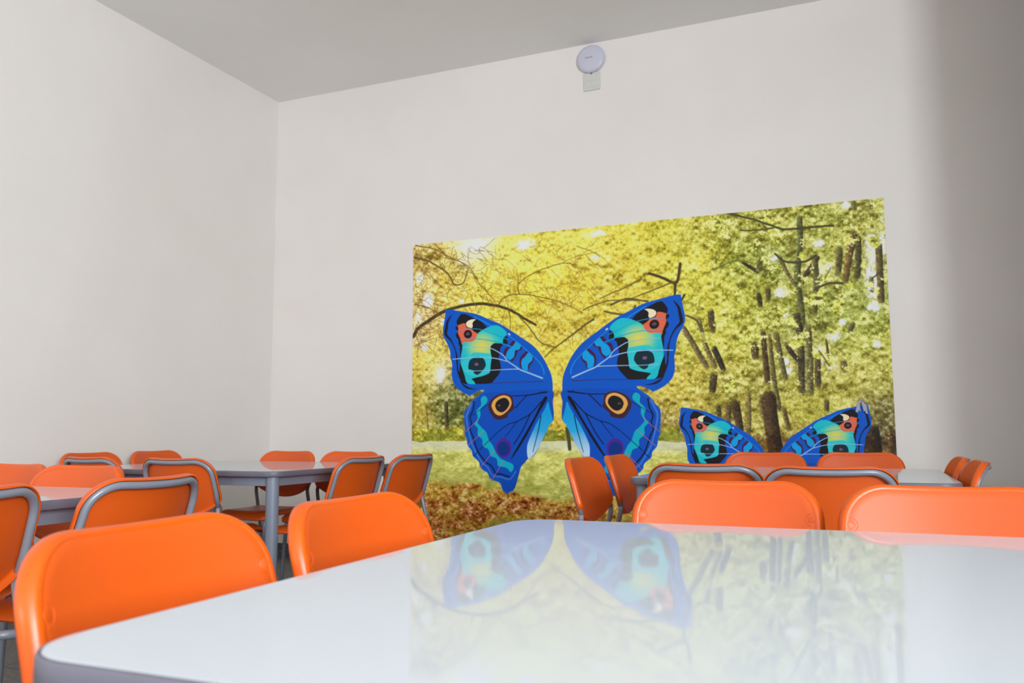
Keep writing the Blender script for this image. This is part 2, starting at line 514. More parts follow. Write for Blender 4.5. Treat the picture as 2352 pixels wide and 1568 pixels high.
# ------------------------------------------------------------------ tables
TW, TH, TR = 1.071, 0.75, 0.07
def rrect(hx, hw, r, n=8):
    out = []
    for (cx, cy, a0) in ((hx-r, hw-r, 0), (-hx+r, hw-r, 90), (-hx+r, -hw+r, 180), (hx-r, -hw+r, 270)):
        for k in range(n+1):
            a = math.radians(a0+90*k/n)
            out.append(Vector((cx+r*math.cos(a), cy+r*math.sin(a))))
    return out
def loft(bm, levels):
    rings = [[bm.verts.new((p.x, p.y, z)) for p in pts] for (pts, z) in levels]
    N = len(rings[0])
    for a, b in zip(rings, rings[1:]):
        for k in range(N): bm.faces.new((a[k], a[(k+1) % N], b[(k+1) % N], b[k]))
    bm.faces.new(rings[0][::-1]); bm.faces.new(rings[-1])
def make_table(wx):
    root = thing('cafeteria_table', '', 'table')
    h = TW/2; hx = wx/2; dx = hx-h
    bm = bmesh.new()
    loft(bm, [(rrect(hx-0.004, h-0.004, TR-0.004, 10), TH-0.024), (rrect(hx-0.004, h-0.004, TR-0.004, 10), TH-0.0012), (rrect(hx-0.0052, h-0.0052, TR-0.0052, 10), TH)])
    top = obj('tabletop', bm, M_TOP, root)
    bm = bmesh.new()
    lv = [(h-0.004, TH-0.0245), (h-0.0015, TH-0.0245), (h, TH-0.022), (h, TH-0.0035), (h-0.0012, TH-0.0010), (h-0.004, TH-0.0002)]
    rings = [[bm.verts.new((p.x, p.y, z)) for p in rrect(w+dx, w, TR-(h-w), 10)] for (w, z) in lv]
    N = len(rings[0])
    for a, b in zip(rings, rings[1:]+rings[:1]):
        for k in range(N): bm.faces.new((a[k], a[(k+1) % N], b[(k+1) % N], b[k]))
    obj('edge_band', bm, M_EDGE, top, smooth=True)
    bm = bmesh.new()
    a = h-0.055; z0, z1 = TH-0.066, TH-0.0245
    b = a+dx
    box(bm, (-b+.02, -a-0.012, z0), (b-.02, -a+0.012, z1)); box(bm, (-b+.02, a-0.012, z0), (b-.02, a+0.012, z1))
    box(bm, (-b-0.012, -a+.02, z0), (-b+0.012, a-.02, z1)); box(bm, (b-0.012, -a+.02, z0), (b+0.012, a-.02, z1))
    obj('apron', bm, M_LEG, root, bevel=0.002)
    bm = bmesh.new(); box(bm, (-b+.014, -a+.014, TH-0.030), (b-.014, a-.014, TH-0.0245)); obj('underside_board', bm, M_UNDER, root)
    for sx in (-1, 1):
        for sy in (-1, 1):
            q = h-0.052; qx = hx-0.052
            bm = bmesh.new()
            lathe(bm, [(0.024, 0.025), (0.027, 0.40), (0.028, TH-0.0245)], (sx*qx, sy*q, 0), 28)
            L = obj('leg', bm, M_LEG, root, smooth=True)
            md = L.modifiers.new('edge', 'EDGE_SPLIT'); md.split_angle = math.radians(40)
            bm = bmesh.new(); lathe(bm, [(0.021, 0), (0.025, 0.004), (0.025, 0.025)], (sx*qx, sy*q, 0), 24)
            obj('foot_cap', bm, M_RUBBER, L)
    return root
LW = 1.30                        # the two tables on the left are wider
TB = [
 (-.619+TW/2, .456+TW/2, 'large glossy white table filling the foreground, with the mural mirrored in its top'),
 (-.800+TW/2, 2.963+TW/2, 'white table before the mural on the right, ringed by eight orange chairs'),
 (-2.338-LW/2, 2.963+TW/2, 'white table near the left room corner with its grey round leg in full view'),
 (-1.890-LW/2, 1.911-TW/2, 'white table at the left edge of the photo, mostly hidden by two tubed chairs'),
]
protos = {}
for i, (x, y, lab) in enumerate(TB):
    w = TW if i < 2 else LW
    if w not in protos:
        o = make_table(w); protos[w] = (o, [(c, kids(c)) for c in kids(o)])
    else:
        o = dup(*protos[w])
    o.location = (x, y, 0)
    o['label'] = lab; o['category'] = 'table'; o['group'] = 'white laminate tables'

# ------------------------------------------------------------------ mural
MX0, MX1, MZ0, MZ1 = -2.957, 0.148, 0.105, 2.256
def wp(px, py):
    """point of the back wall (x, z) that a traced mural detail lies on"""
    d = _f+_r*((px-1176)/FPX)-_u*((py-784)/FPX)
    d = d/d[1]*BACK
    return float(d[0]), float(d[2]+EYE)

PWN, PHN = 1240, 860
PRINT_K = 1.32
def paint_mural():
    rng = np.random.default_rng(5)
    H, W = PHN, PWN
    sx, sz = (W-1)/(MX1-MX0), (H-1)/(MZ1-MZ0)
    def cv(px, py):
        x, z = wp(px, py)
        return (x-MX0)*sx, (MZ1-z)*sz
    def noise(h, w, cell, seed=None, ax=1.0):
        gh, gw = max(2, int(h/cell)+3), max(2, int(w/(cell*ax))+3)
        g = rng.standard_normal((gh, gw))
        y = np.linspace(0, gh-2.001, h); x = np.linspace(0, gw-2.001, w)
        yi = y.astype(int); xi = x.astype(int)
        fy = (y-yi); fx = (x-xi)
        fy = fy*fy*(3-2*fy); fx = fx*fx*(3-2*fx)
        a = g[yi][:, xi]; b = g[yi][:, xi+1]; c = g[yi+1][:, xi]; d = g[yi+1][:, xi+1]
        fy = fy[:, None]; fx = fx[None, :]
        return (a*(1-fx)+b*fx)*(1-fy)+(c*(1-fx)+d*fx)*fy
    def fbm(cells, wts, ax=1.0):
        s = sum(w*noise(H, W, c, ax=ax) for c, w in zip(cells, wts))
        return s/s.std()
    # control colours: (photo x, photo y, sRGB mid, contrast)
    C = [
     (960,575,(196,168,90),1.1),(1010,600,(205,180,80),1.1),(1085,570,(244,240,205),.5),(1160,600,(240,222,105),.55),(1250,580,(236,216,88),.6),(1330,560,(236,216,92),.6),
     (1440,540,(222,205,72),.8),(1520,530,(205,196,62),.9),(1600,520,(186,180,62),1.0),(1700,520,(166,165,62),1.2),(1800,500,(176,174,70),1.2),(1900,500,(168,170,70),1.2),(2000,490,(184,184,88),1.2),
     (965,660,(232,206,130),1.0),(1040,650,(222,196,84),.9),(1120,650,(236,214,80),.7),(1220,650,(234,212,70),.6),(1330,650,(226,204,66),.7),(1420,650,(212,192,62),.9),(1500,620,(216,200,64),.9),
     (1600,600,(214,204,72),.9),(1690,600,(168,172,58),1.1),(1760,600,(140,148,54),1.2),(1850,600,(150,152,62),1.2),(1900,590,(196,196,88),1.1),(1960,600,(150,150,66),1.2),(2020,600,(186,190,110),1.3),
     (965,760,(230,200,140),1.0),(1010,800,(226,202,90),.9),(1300,740,(214,192,64),.8),(1280,850,(226,204,72),.6),(1620,690,(206,200,70),.9),(1700,700,(186,186,64),1.1),(1780,700,(166,168,60),1.2),(1860,700,(150,154,62),1.2),(1950,700,(150,160,60),1.1),(2030,700,(168,176,80),1.2),
     (960,840,(222,196,74),.8),(1010,860,(236,222,160),.8),(1600,780,(190,184,62),1.0),(1680,800,(196,190,70),1.1),(1760,790,(172,170,64),1.2),(1850,790,(150,148,66),1.2),(1930,790,(180,184,76),1.1),(2040,800,(186,186,76),1.0),
     (970,920,(178,158,48),.9),(1030,900,(110,112,48),1.1),(1000,960,(150,138,48),1.1),(960,960,(196,168,62),.9),(1030,950,(70,82,38),.9),(1560,880,(206,188,74),.9),(1660,880,(176,164,64),1.1),(1760,880,(160,156,62),1.2),(1850,880,(176,168,70),1.1),(1930,860,(176,168,68),1.1),(2030,870,(176,168,72),1.0),
     (1300,940,(222,186,64),.6),(1285,990,(192,170,50),.8),(1540,960,(188,166,64),1.0),(1700,960,(170,160,60),1.1),(1830,950,(188,182,66),1.0),(1950,930,(186,182,70),1.0),(2030,960,(110,100,52),1.1),(1990,1010,(70,58,36),.8),
     (960,1000,(150,142,42),.9),(1040,1000,(140,138,42),.9),(1545,1000,(120,100,48),1.0),(1800,1020,(150,130,58),1.0),(1900,1030,(150,140,50),1.0),
    ]
    yy, xx = np.mgrid[0:H, 0:W].astype(np.float32)
    acc = np.zeros((H, W, 4)); wsum = np.zeros((H, W))
    jx = noise(H, W, 22)*14; jy = noise(H, W, 22)*10
    for (px, py, c, k) in C:
        u, v = cv(px, py)
        w = np.exp(-(((xx+jx-u)**2+(yy+jy-v)**2)/(2*34.0**2)))+1e-9/(1+((xx-u)**2+(yy-v)**2))
        acc += w[..., None]*np.array([*c, k*100.0]); wsum += w
    acc /= wsum[..., None]
    mid = acc[..., :3]; con = acc[..., 3]/100
    # leaf clumps: puffs lit from above, with fine leaf grain
    big = fbm([36, 18, 9], [1, .9, .7])
    fine = fbm([5.5, 3, 1.6], [.8, 1, .9])
    relief = big-np.roll(big, -4, axis=0); relief /= relief.std()
    t = (0.60*relief+0.42*big+0.66*fine)*con+0.14
    light = np.clip(t, 0, 2.2)[..., None]; dark = np.clip(-t, 0, 2.4)[..., None]
    hi = mid*0.35+np.array([250, 246, 186])*0.65
    lo = mid*np.array([.55, .52, .34])
    img = mid+(hi-mid)*np.clip(light*.42, 0, 1)+(lo-mid)*np.clip(dark*.44, 0, 1)
    LZ = (MZ1-0.852)*sz            # canvas row where the lawn starts
    foliage = yy < LZ
    def stroke(pts, w0, w1, col, op=1.0, shade=True, wob=1.0, rough=.0):
        P = np.array([cv(*p) for p in pts])
        Q = np.array([list(v) for v in catmull([(p[0], p[1], 0) for p in P], 10)])[:, :2]
        if wob:
            n = len(Q); Q = Q+np.cumsum(rng.standard_normal((n, 2)), axis=0)*0.22*wob
        n = len(Q)
        slen = np.hypot(*(Q[1:]-Q[:-1]).T).sum()
        for i in range(n-1):
            a, b = Q[i], Q[i+1]
            w = (w0+(w1-w0)*(i/(n-1)))/2
            m = w+2
            xa, xb = int(max(0, min(a[0], b[0])-m)), int(min(W, max(a[0], b[0])+m+1))
            ya, yb = int(max(0, min(a[1], b[1])-m)), int(min(H, max(a[1], b[1])+m+1))
            if xa >= xb or ya >= yb: continue
            X = xx[ya:yb, xa:xb]; Y = yy[ya:yb, xa:xb]
            d = b-a; L2 = (d**2).sum()+1e-6
            tt = np.clip(((X-a[0])*d[0]+(Y-a[1])*d[1])/L2, 0, 1)
            ex = X-a[0]-tt*d[0]; ey = Y-a[1]-tt*d[1]
            ds = np.hypot(ex, ey)
            al = np.clip(w+.5-ds, 0, 1)*op
            if shade:
                q = min(i, n-2-i)/(n-1)*slen
                al = al*np.clip(q/7-.1+.75*fine[ya:yb, xa:xb]+.3*big[ya:yb, xa:xb], 0, 1)
            c = np.array(col, float)[None, None, :]*np.ones(al.shape+(1,))
            if shade and w > 2:
                c = c*(1-0.40*np.clip(ex/w, -1, 1))[..., None]
                c = c*(1+0.16*fine[ya:yb, xa:xb])[..., None]
            img[ya:yb, xa:xb] = img[ya:yb, xa:xb]*(1-al[..., None])+c*al[..., None]
    def whites(lst, col=(240, 242, 246)):
        for (px, py, rx, ry) in lst:
            u, v = cv(px, py)
            d = ((xx-u)/rx)**2+((yy-v)/ry)**2+0.55*fine+0.35*big
            al = np.clip((1.1-d)*1.4, 0, 1)*foliage*0.95
            img[:] = img*(1-al[..., None])+np.array(col)*al[..., None]
    whites([(1085,566,60,14),(1205,560,26,14),(1365,538,30,9),(1370,592,14,9),(1056,597,10,8),(965,640,12,16),(985,690,14,18),(962,730,10,16),(1010,860,18,22),(1060,692,10,7),
            (975,800,12,12),(1020,740,10,8),(1778,593,10,8),(1893,615,20,16),(2002,575,12,34),(2004,645,16,40),(2008,702,14,12),(1795,672,16,10),(1912,772,16,13),(1805,720,8,12),(1812,850,10,10),
            (1912,835,13,14),(1884,812,8,26),(2026,560,8,24),(1940,472,10,8),(2030,500,8,14),(2015,790,8,8),(1805,830,8,10),(1320,905,5,6),(1880,560,12,10),(1935,740,8,8)])
    BR = (78, 66, 38); DK = (52, 44, 30); OL = (104, 94, 50)
    # trunks on the right
    for pts, a, b, c in [
        ([(1836,500),(1838,560),(1832,640),(1842,720),(1840,760)],13,16,(96,98,52)),([(1790,588),(1806,625),(1828,658)],9,8,OL),([(1878,592),(1858,622),(1836,660)],10,12,(72,58,44)),
        ([(1871,598),(1874,650),(1868,722)],14,13,(92,88,46)),([(1962,535),(1952,580),(1940,648)],20,12,(112,92,50)),([(1928,570),(1926,630)],16,12,(96,90,48)),([(1972,545),(1972,600),(1968,640)],12,14,(80,74,40)),
        ([(1742,672),(1748,705)],12,10,DK),([(1764,660),(1766,690)],12,10,BR),([(1568,752),(1592,790),(1624,846)],13,13,(104,92,54)),([(1604,728),(1618,790),(1640,842)],10,13,(110,98,56)),
        ([(1632,715),(1638,760)],16,14,BR),([(1640,800),(1664,850)],14,12,DK),([(1732,790),(1736,820)],18,16,BR),([(1752,760),(1762,880)],12,14,(80,62,34)),([(1766,770),(1778,870),(1790,940)],10,12,OL),
        ([(1782,765),(1796,830),(1806,870)],14,10,(98,90,50)),([(1830,722),(1838,790),(1842,900)],15,18,(72,66,40)),([(1806,790),(1822,815),(1840,832)],10,10,DK),([(1855,750),(1858,820),(1860,905)],17,18,(112,106,60)),
        ([(1876,805),(1878,850),(1880,886)],12,14,(84,74,44)),([(1898,780),(1906,842)],4,6,BR),([(1958,745),(1952,760)],12,10,(90,80,50)),([(1996,465),(1998,480)],10,12,OL),([(2018,560),(2022,640),(2024,690)],14,14,(92,80,46)),
        ([(1700,600),(1742,626)],6,8,DK),([(1746,600),(1744,622)],14,12,(80,76,44)),([(1936,830),(1942,850)],14,16,(96,82,48)),([(2000,640),(2002,668)],10,12,BR),([(1960,460),(1962,484)],10,12,OL),
        ([(1716,900),(1718,960),(1714,1030)],15,18,(132,118,58)),([(1688,925),(1696,960),(1702,990)],22,14,(66,52,30)),([(1672,925),(1672,975)],16,14,(104,86,48)),([(1650,930),(1652,955)],12,10,DK),
        ([(1766,910),(1770,960),(1782,1045)],30,34,(70,52,30)),([(1640,860),(1636,905)],18,14,BR),([(1898,920),(1900,945)],12,8,BR),([(2004,985),(2010,1045)],26,30,(52,42,28)),([(2046,985),(2050,1045)],12,14,(104,84,50)),
        ([(2060,990),(2064,1045)],10,12,(40,34,24)),([(1303,985),(1308,1030)],9,9,(110,92,56)),([(1745,910),(1752,960)],10,8,(112,100,56)),([(1800,935),(1812,985)],10,12,(98,84,46)),([(978,925),(982,985)],6,8,(150,128,62)),
        ([(1025,925),(1028,985)],12,12,(70,62,36))]:
        stroke(pts, a*1.05, b*1.05, c)
    # leaf clumps laid over the trunks
    cl = noise(H, W, 26)+.8*noise(H, W, 12)+.35*fine
    right = np.clip((xx-cv(1560, 700)[0])/80, 0, 1)
    al = np.clip((cl-0.75)*2.2, 0, 1)*right*(yy < cv(1700, 900)[1])
    tl = np.clip(.5+.5*relief+.35*fine, -1.2, 2)
    lf = np.where(tl[..., None] > 0, np.array([186, 186, 66])+np.array([50, 48, 78])*tl[..., None].clip(0, 1.2), np.array([186, 186, 66])*(1+.5*tl[..., None]))
    img[:] = img*(1-al[..., None])+lf*al[..., None]
    # branches
    for pts, a, b, c in [
        ([(951,772),(962,752),(1000,724),(1042,705),(1100,694),(1146,700),(1182,714),(1214,734),(1232,744)],10,5,(62,50,26)),
        ([(952,591),(985,600),(1030,625),(1048,652),(1068,650),(1078,620)],4.5,2.5,(84,64,34)),([(955,563),(1000,572),(1040,592),(1078,612),(1104,650),(1140,690)],3,1.5,(110,82,40)),
        ([(1000,560),(1030,590),(1060,600),(1100,640)],2.5,1.2,(120,90,44)),([(952,700),(985,706),(1015,724)],2.5,1.5,(90,70,38)),([(1146,700),(1160,683),(1192,675),(1240,680),(1300,695),(1342,716)],3.2,1.6,(112,88,36)),
        ([(1192,675),(1192,652),(1230,625),(1290,605),(1326,609)],3,1.6,(118,92,36)),([(1192,652),(1186,620)],1.5,1,(130,100,44)),([(1326,565),(1355,575),(1378,590)],1.8,1.4,(130,104,44)),
        ([(1170,710),(1175,735),(1174,756)],2.6,1.2,(100,78,34)),([(1188,722),(1215,752),(1240,785),(1276,800)],3.2,3,(112,90,40)),([(1252,820),(1276,798),(1312,772),(1345,750),(1368,734)],2.5,5,(92,76,36)),
        ([(1290,605),(1325,590),(1372,580)],1.6,1.2,(136,108,46)),([(1378,685),(1400,672),(1440,655),(1470,638)],2.2,4,(112,92,38)),([(1490,628),(1520,640),(1552,650),(1562,606)],6,7,(70,58,32)),([(1552,650),(1550,686)],7,4,(70,58,32)),
        ([(1430,694),(1500,665),(1550,645)],2,4,(96,80,38)),([(1388,716),(1440,722),(1460,700)],4,5,(86,74,36)),([(1404,700),(1440,686),(1490,692)],5,3,(84,72,34)),([(1340,712),(1400,690),(1490,690)],3,3,(104,86,38)),
        ([(1668,490),(1700,496),(1742,508),(1774,520),(1805,527),(1850,521),(1914,516)],4,5,(66,66,36)),([(1700,529),(1740,528),(1775,521)],3,4,(76,76,40)),([(1780,583),(1800,600),(1845,602),(1876,588)],4,5,(66,62,36)),
        ([(1874,663),(1905,650),(1935,648)],5,5,(78,70,40)),([(1576,725),(1600,735),(1612,760)],4,5,(92,82,44)),([(1895,640),(1908,615)],2.5,2,(100,92,50)),([(1880,805),(1905,842)],2.5,3,(90,70,42)),([(1640,620),(1690,600),(1730,606)],3,3,(104,104,46)),
        ([(1560,700),(1570,676)],5,4,(50,44,30)),([(2030,620),(2006,640)],3,3,(80,70,44))]:
        stroke(pts, a*1.1, b*1.1, c, op=.92, shade=False, wob=1.6)
    # fine hanging twigs on the left half
    for k in range(430):
        px = 955+rng.random()**1.5*420; py = 565+rng.random()*230
        if px > 1100 and py > 780: continue
        ang = rng.normal(0.9, 0.8); ln = rng.uniform(14, 46)
        p = [(px, py)]
        for j in range(4):
            ang += rng.normal(0, .28); p.append((p[-1][0]+math.cos(ang)*ln/4, p[-1][1]+math.sin(ang)*ln/4))
        stroke(p, 1.5, .7, (120, 88, 38), op=.62 if px < 1130 else .40, shade=False, wob=.25)
    # hedge, lawn, leaf litter
    n2 = fbm([14, 6, 3], [1, 1, 1])
    hz0, hz1 = (MZ1-0.935)*sz, LZ
    woods = (yy > LZ-14+5*fine) & (xx > cv(1585, 1000)[0])
    img[woods] = img[woods]*np.array([.80, .70, .62])
    hedge = (yy > hz0+4*noise(H, W, 20)) & (yy <= hz1) & (xx < cv(1560, 900)[0])
    hc = np.array([172, 160, 48])+np.array([34, 36, 28])*n2[..., None]*1.0
    hd = np.array([96, 112, 34])
    k = np.clip(.5+.7*big+(yy-hz0-18)/16, 0, 1)[..., None]
    hcol = hc*(1-.55*k)+hd*.55*k
    img[hedge] = hcol[hedge]
    lawn = yy > LZ+1.5*noise(H, W, 30)+70*np.clip((xx-cv(1590, 1000)[0])/14, 0, 1)
    vz = MZ1-yy/sz                   # height on the wall
    gl = fbm([3, 7, 20], [.8, .8, .9], ax=2.0)
    pale = np.clip((0.870-vz)/0.01, 0, 1)*np.clip((vz-0.765)/0.05, 0, 1)
    far = np.array([206, 206, 164]); near = np.array([196, 194, 100]); deep = np.array([182, 182, 88])
    g = near*pale[..., None]*0+far*pale[..., None]+near*(1-pale[..., None])
    s2 = np.clip((0.70-vz)/0.14, 0, 1)[..., None]
    g = g*(1-s2)+deep*s2
    g = g+np.array([16, 15, 15])*gl[..., None]*(.35+.65*(1-pale[..., None]))
    img[lawn] = g[lawn]
    xw = MX0+xx/sx
    edge = 0.590-0.095*np.clip((xw+2.85)/.9, 0, 1)-0.05*np.clip((xw+1.9)/1.2, 0, 2)+0.020*noise(H, W, 26, ax=2.5)+.010*gl
    li = np.clip((edge-vz)/0.030, 0, 1)
    l1 = fbm([10, 5, 2.4], [.9, 1, 1], ax=1.3); l2 = fbm([26, 9], [1, .7], ax=2.5)
    base = np.array([192, 148, 56])+np.array([30, 30, 26])*l1[..., None]
    red = np.array([168, 98, 44])+np.array([38, 34, 32])*l1[..., None]
    kr = np.clip(.30+.40*l2+(0.42-vz)*1.6, 0, 1)[..., None]
    lit = base*(1-kr)+red*kr
    spark = np.clip(l1-1.35, 0, 1)[..., None]; lit = lit+(np.array([226, 206, 160])-lit)*np.clip(spark*1.6, 0, .8)
    gm = np.clip(-.05+.5*fbm([40, 14], [1, .5], ax=2.5)+(xw[...]+2.3)*.45, 0, .85)[..., None]
    lit = lit*(1-gm*.7)+(np.array([168, 162, 62])+14*gl[..., None])*gm*.7
    img[:] = img*(1-li[..., None])+lit*li[..., None]
    stroke([(1303,985),(1307,1010),(1309,1031)], 10, 9, (70,66,40), shade=False, wob=0)
    img[:] = np.clip(img, 12, 252)
    # slight softening so the print reads like a photograph
    b = img.copy()
    b[1:-1, 1:-1] = img[1:-1, 1:-1]*.64+.09*(img[:-2, 1:-1]+img[2:, 1:-1]+img[1:-1, :-2]+img[1:-1, 2:])
    return b

MUR = thing('wall_mural', 'large printed forest mural with two blue butterflies on the back wall', 'mural', ((MX0+MX1)/2, BACK, MZ0))
def local(x, z, d):                     # wall point -> mural-local, d metres in front of the wall
    return (x-(MX0+MX1)/2, -d, z-MZ0)

def build_print():
    img = paint_mural()
    H, W = PHN, PWN
    X, Z = np.meshgrid(np.linspace(MX0, MX1, W), np.linspace(MZ1, MZ0, H))
    X -= (MX0+MX1)/2; Z -= MZ0
    co = np.stack([X, np.full_like(X, -0.004), Z], -1).reshape(-1, 3)
    idx = np.arange(H*W).reshape(H, W)
    q = np.stack([idx[:-1, :-1], idx[1:, :-1], idx[1:, 1:], idx[:-1, 1:]], -1).reshape(-1, 4)
    # sides and back so that the sheet has its thickness
    rim = np.concatenate([idx[0, :-1], idx[:-1, -1], idx[-1, :0:-1], idx[:0:-1, 0]])
    bco = co[rim].copy(); bco[:, 1] = -0.0002
    n0 = len(co); m = len(rim)
    r2 = np.arange(m)+n0
    side = np.stack([rim, np.roll(rim, -1), np.roll(r2, -1), r2], -1)
    co = np.vstack([co, bco])
    faces = np.vstack([q, side])
    me = bpy.data.meshes.new('print_panel')
    me.vertices.add(len(co)); me.vertices.foreach_set('co', co.ravel().astype(np.float32))
    me.loops.add(faces.size); me.loops.foreach_set('vertex_index', faces.ravel().astype(np.int32))
    me.polygons.add(len(faces)); me.polygons.foreach_set('loop_start', (np.arange(len(faces))*4).astype(np.int32))
    me.update(calc_edges=True)
    at = me.color_attributes.new('print', 'FLOAT_COLOR', 'POINT')
    rgb = np.minimum(lin(img.reshape(-1, 3))*PRINT_K, 0.93)
    rgba = np.ones((len(co), 4), np.float32); rgba[:n0, :3] = rgb; rgba[n0:, :3] = 0.6
    at.data.foreach_set('color', rgba.ravel())
    mm = mat('mural_print', (1, 1, 1, 1), 0.55, spec=0.2)
    t = mm.node_tree; a = t.nodes.new('ShaderNodeAttribute'); a.attribute_name = 'print'
    t.links.new(a.outputs['Color'], t.nodes['Principled BSDF'].inputs['Base Color'])
    me.materials.append(mm)
    o = bpy.data.objects.new('print_panel', me); COL.objects.link(o); o.parent = MUR
build_print()

# ------------------------------------------------------------------ butterflies (traced once, mirrored, scaled)
BCX = -1.8665                            # symmetry axis of the big butterfly
def U(x, y): return wp(x/6.5333+1000, y/6.5333+690)
def Lw(x, y): return wp(x/5.808+1040, y/5.808+880)
INK = {}
def ink(name, rgb, grad=None):
    if name in INK: return INK[name]
    m = mat('ink_'+name, lc(*rgb, k=1.15), 0.55, spec=0.2)
    INK[name] = m
    return m
def gradient_ink(name, stops, axis_pts):
    """colour runs along a direction in the wing's own coordinates (x, z), carried by the mesh attribute 'g'"""
    if name in INK: return INK[name]
    m = mat('ink_'+name, (1, 1, 1, 1), 0.55, spec=0.2)
    t = m.node_tree
    a = t.nodes.new('ShaderNodeAttribute'); a.attribute_name = 'g'
    r = t.nodes.new('ShaderNodeValToRGB')
    while len(r.color_ramp.elements) < len(stops): r.color_ramp.elements.new(0.5)
    for e, (p, c) in zip(r.color_ramp.elements, stops): e.position = p; e.color = lc(*c, k=1.1)
    t.links.new(a.outputs['Fac'], r.inputs['Fac']); t.links.new(r.outputs['Color'], t.nodes['Principled BSDF'].inputs['Base Color'])
    INK[name] = m
    return m

LAYERS = []     # (material, polygon [(x,z)], gradient fn or None)
def poly(m, pts, f=U, smooth=5, g=None):
    p = [(*f(*q), 0) for q in pts]
    if smooth: p = catmull(p, smooth, True)
    LAYERS.append((m, [(v[0], v[1]) for v in p], g))
def line(m, pts, w0, w1=None, f=U, taper=False, k=6.5333):
    if f is Lw: k = 5.808
    w1 = w0 if w1 is None else w1
    P = catmull([(*f(*q), 0) for q in pts], 5)
    mpp = 0.00305/k                      # metres per traced unit
    L, R = [], []
    n = len(P)
    for i, p in enumerate(P):
        t = (P[min(i+1, n-1)]-P[max(i-1, 0)]).normalized(); nn = Vector((-t.y, t.x, 0))
        w = (w0+(w1-w0)*i/(n-1))*mpp/2
        L.append(p+nn*w); R.append(p-nn*w)
    LAYERS.append((m, [(v.x, v.y) for v in L+R[::-1]], 'strip'))
def ell(m, cx, cy, rx, ry, f=U, rot=0):
    c, s = math.cos(math.radians(rot)), math.sin(math.radians(rot))
    poly(m, [(cx+rx*math.cos(a)*c-ry*math.sin(a)*s, cy+rx*math.cos(a)*s+ry*math.sin(a)*c) for a in [2*math.pi*k/24 for k in range(24)]], f, 2)

BLUE = ink('blue', (0, 86, 196)); BLK = ink('black', (22, 20, 26)); ORG = ink('coral', (226, 104, 72)); CRM = ink('cream', (240, 226, 190))
CYN = ink('cyan', (0, 158, 226)); MAR = ink('maroon', (66, 24, 62)); VEIN = ink('pale_vein', (150, 194, 232)); TEALD = ink('dark_teal', (8, 44, 54))
PNK = ink('dusky_pink', (120, 88, 122)); SKY = ink('bright_blue', (0, 150, 232)); TV = ink('teal_vein', (0, 160, 208)); BRN = ink('brown', (62, 32, 46))
GLD = ink('gold', (228, 170, 84)); TEAL = ink('teal', (0, 172, 196)); PUR = ink('purple', (76, 32, 150)); NAVY = ink('navy', (0, 48, 128))
SOFT = ink('soft_blue', (58, 116, 214)); RUS = ink('rust', (176, 104, 116)); GRY = ink('grey_dot', (92, 72, 80)); VEN2 = ink('vein_black', (8, 8, 22))
BL2 = ink('blue_lower', (0, 76, 186))
G1 = gradient_ink('teal_yellow', [(0.0, (226, 218, 92)), (0.35, (176, 216, 128)), (0.75, (70, 206, 188)), (1.0, (20, 192, 206))], None)
G2 = gradient_ink('cyan_white', [(0.0, (0, 158, 222)), (0.45, (40, 170, 228)), (0.8, (150, 204, 238)), (1.0, (190, 220, 242))], None)

ub = [(160,145),(230,138),(400,165),(620,205),(800,280),(960,345),(1120,440),(1300,560),(1440,655),(1530,740),(1620,860),(1690,990),(1740,1110),(1762,1220),(1766,1350),(1762,1480)]
lb = [(1350,380),(1352,440),(1340,500),(1290,560),(1250,650),(1200,740),(1150,850),(1080,970),(1010,1005),(950,1070),(910,1125),(890,1200),(860,1310),(835,1390),(800,1438),(770,1446),(740,1472),(700,1460),(665,1420),(650,1370),(630,1330),(590,1310),(530,1290),(490,1250),(465,1195),(410,1160),(365,1110),(355,1060),(320,1015),(270,970),(255,900),(215,850),(195,800),(190,740),(160,670),(165,600),(158,520),(155,440),(165,370),(210,320),(270,230),(340,170),(395,125),(425,92),(370,92),(300,125)]
ue = [(525,1430),(400,1370),(310,1290),(265,1210),(250,1100),(255,960),(230,860),(228,790),(200,690),(150,590),(120,510),(118,420),(140,300)]
OUT = [U(*p) for p in ub]+[Lw(*p) for p in lb]+[U(*p) for p in ue]
# keep the corners (tip, notch) crisp by doubling them
o2 = []
for i, p in enumerate(OUT):
    o2.append(p)
    if p in (U(160,145), Lw(425,92), U(525,1430)): o2.append((p[0]+1e-5, p[1]+1e-5))
LAYERS.append((BLUE, [(v[0], v[1]) for v in catmull([(*p, 0) for p in o2], 4, True)], None))
poly(BLK, [(400,205),(440,203),(500,225),(640,290),(720,340),(775,395),(900,450),(1040,545),(1080,530),(1085,600),(1080,665),(1010,655),(1010,685),(985,700),(970,780),(955,870),(975,930),(988,1020),(960,1100),(890,1190),(820,1245),(600,1252),(480,1255),(410,1235),(365,1165),(340,1080),(365,1060),(370,960),(380,860),(375,780),(370,690),(350,640),(350,590),(325,560),(312,510),(345,460),(318,440),(303,405),(335,375),(320,330),(335,285),(380,215)])
def g1(px, pz):
    c = U(700, 690); r = abs(U(1010, 690)[0]-c[0])
    dx, dz = (px-c[0])/r, (pz-c[1])/r
    return min(1, max(0, (math.hypot(dx*1.0, dz*1.15)-.12)*1.25))
poly(G1, [(640,500),(700,450),(830,385),(900,373),(960,385),(1040,440),(1075,490),(1070,515),(1035,550),(1015,610),(1010,645),(900,640),(860,660),(830,700),(835,800),(845,870),(835,950),(825,1050),(810,1090),(720,1130),(620,1155),(548,1178),(580,1210),(603,1250),(560,1256),(500,1250),(465,1210),(445,1130),(405,1010),(380,930),(390,830),(410,700),(405,650),(430,630),(480,622),(560,615),(600,575)], g=g1)
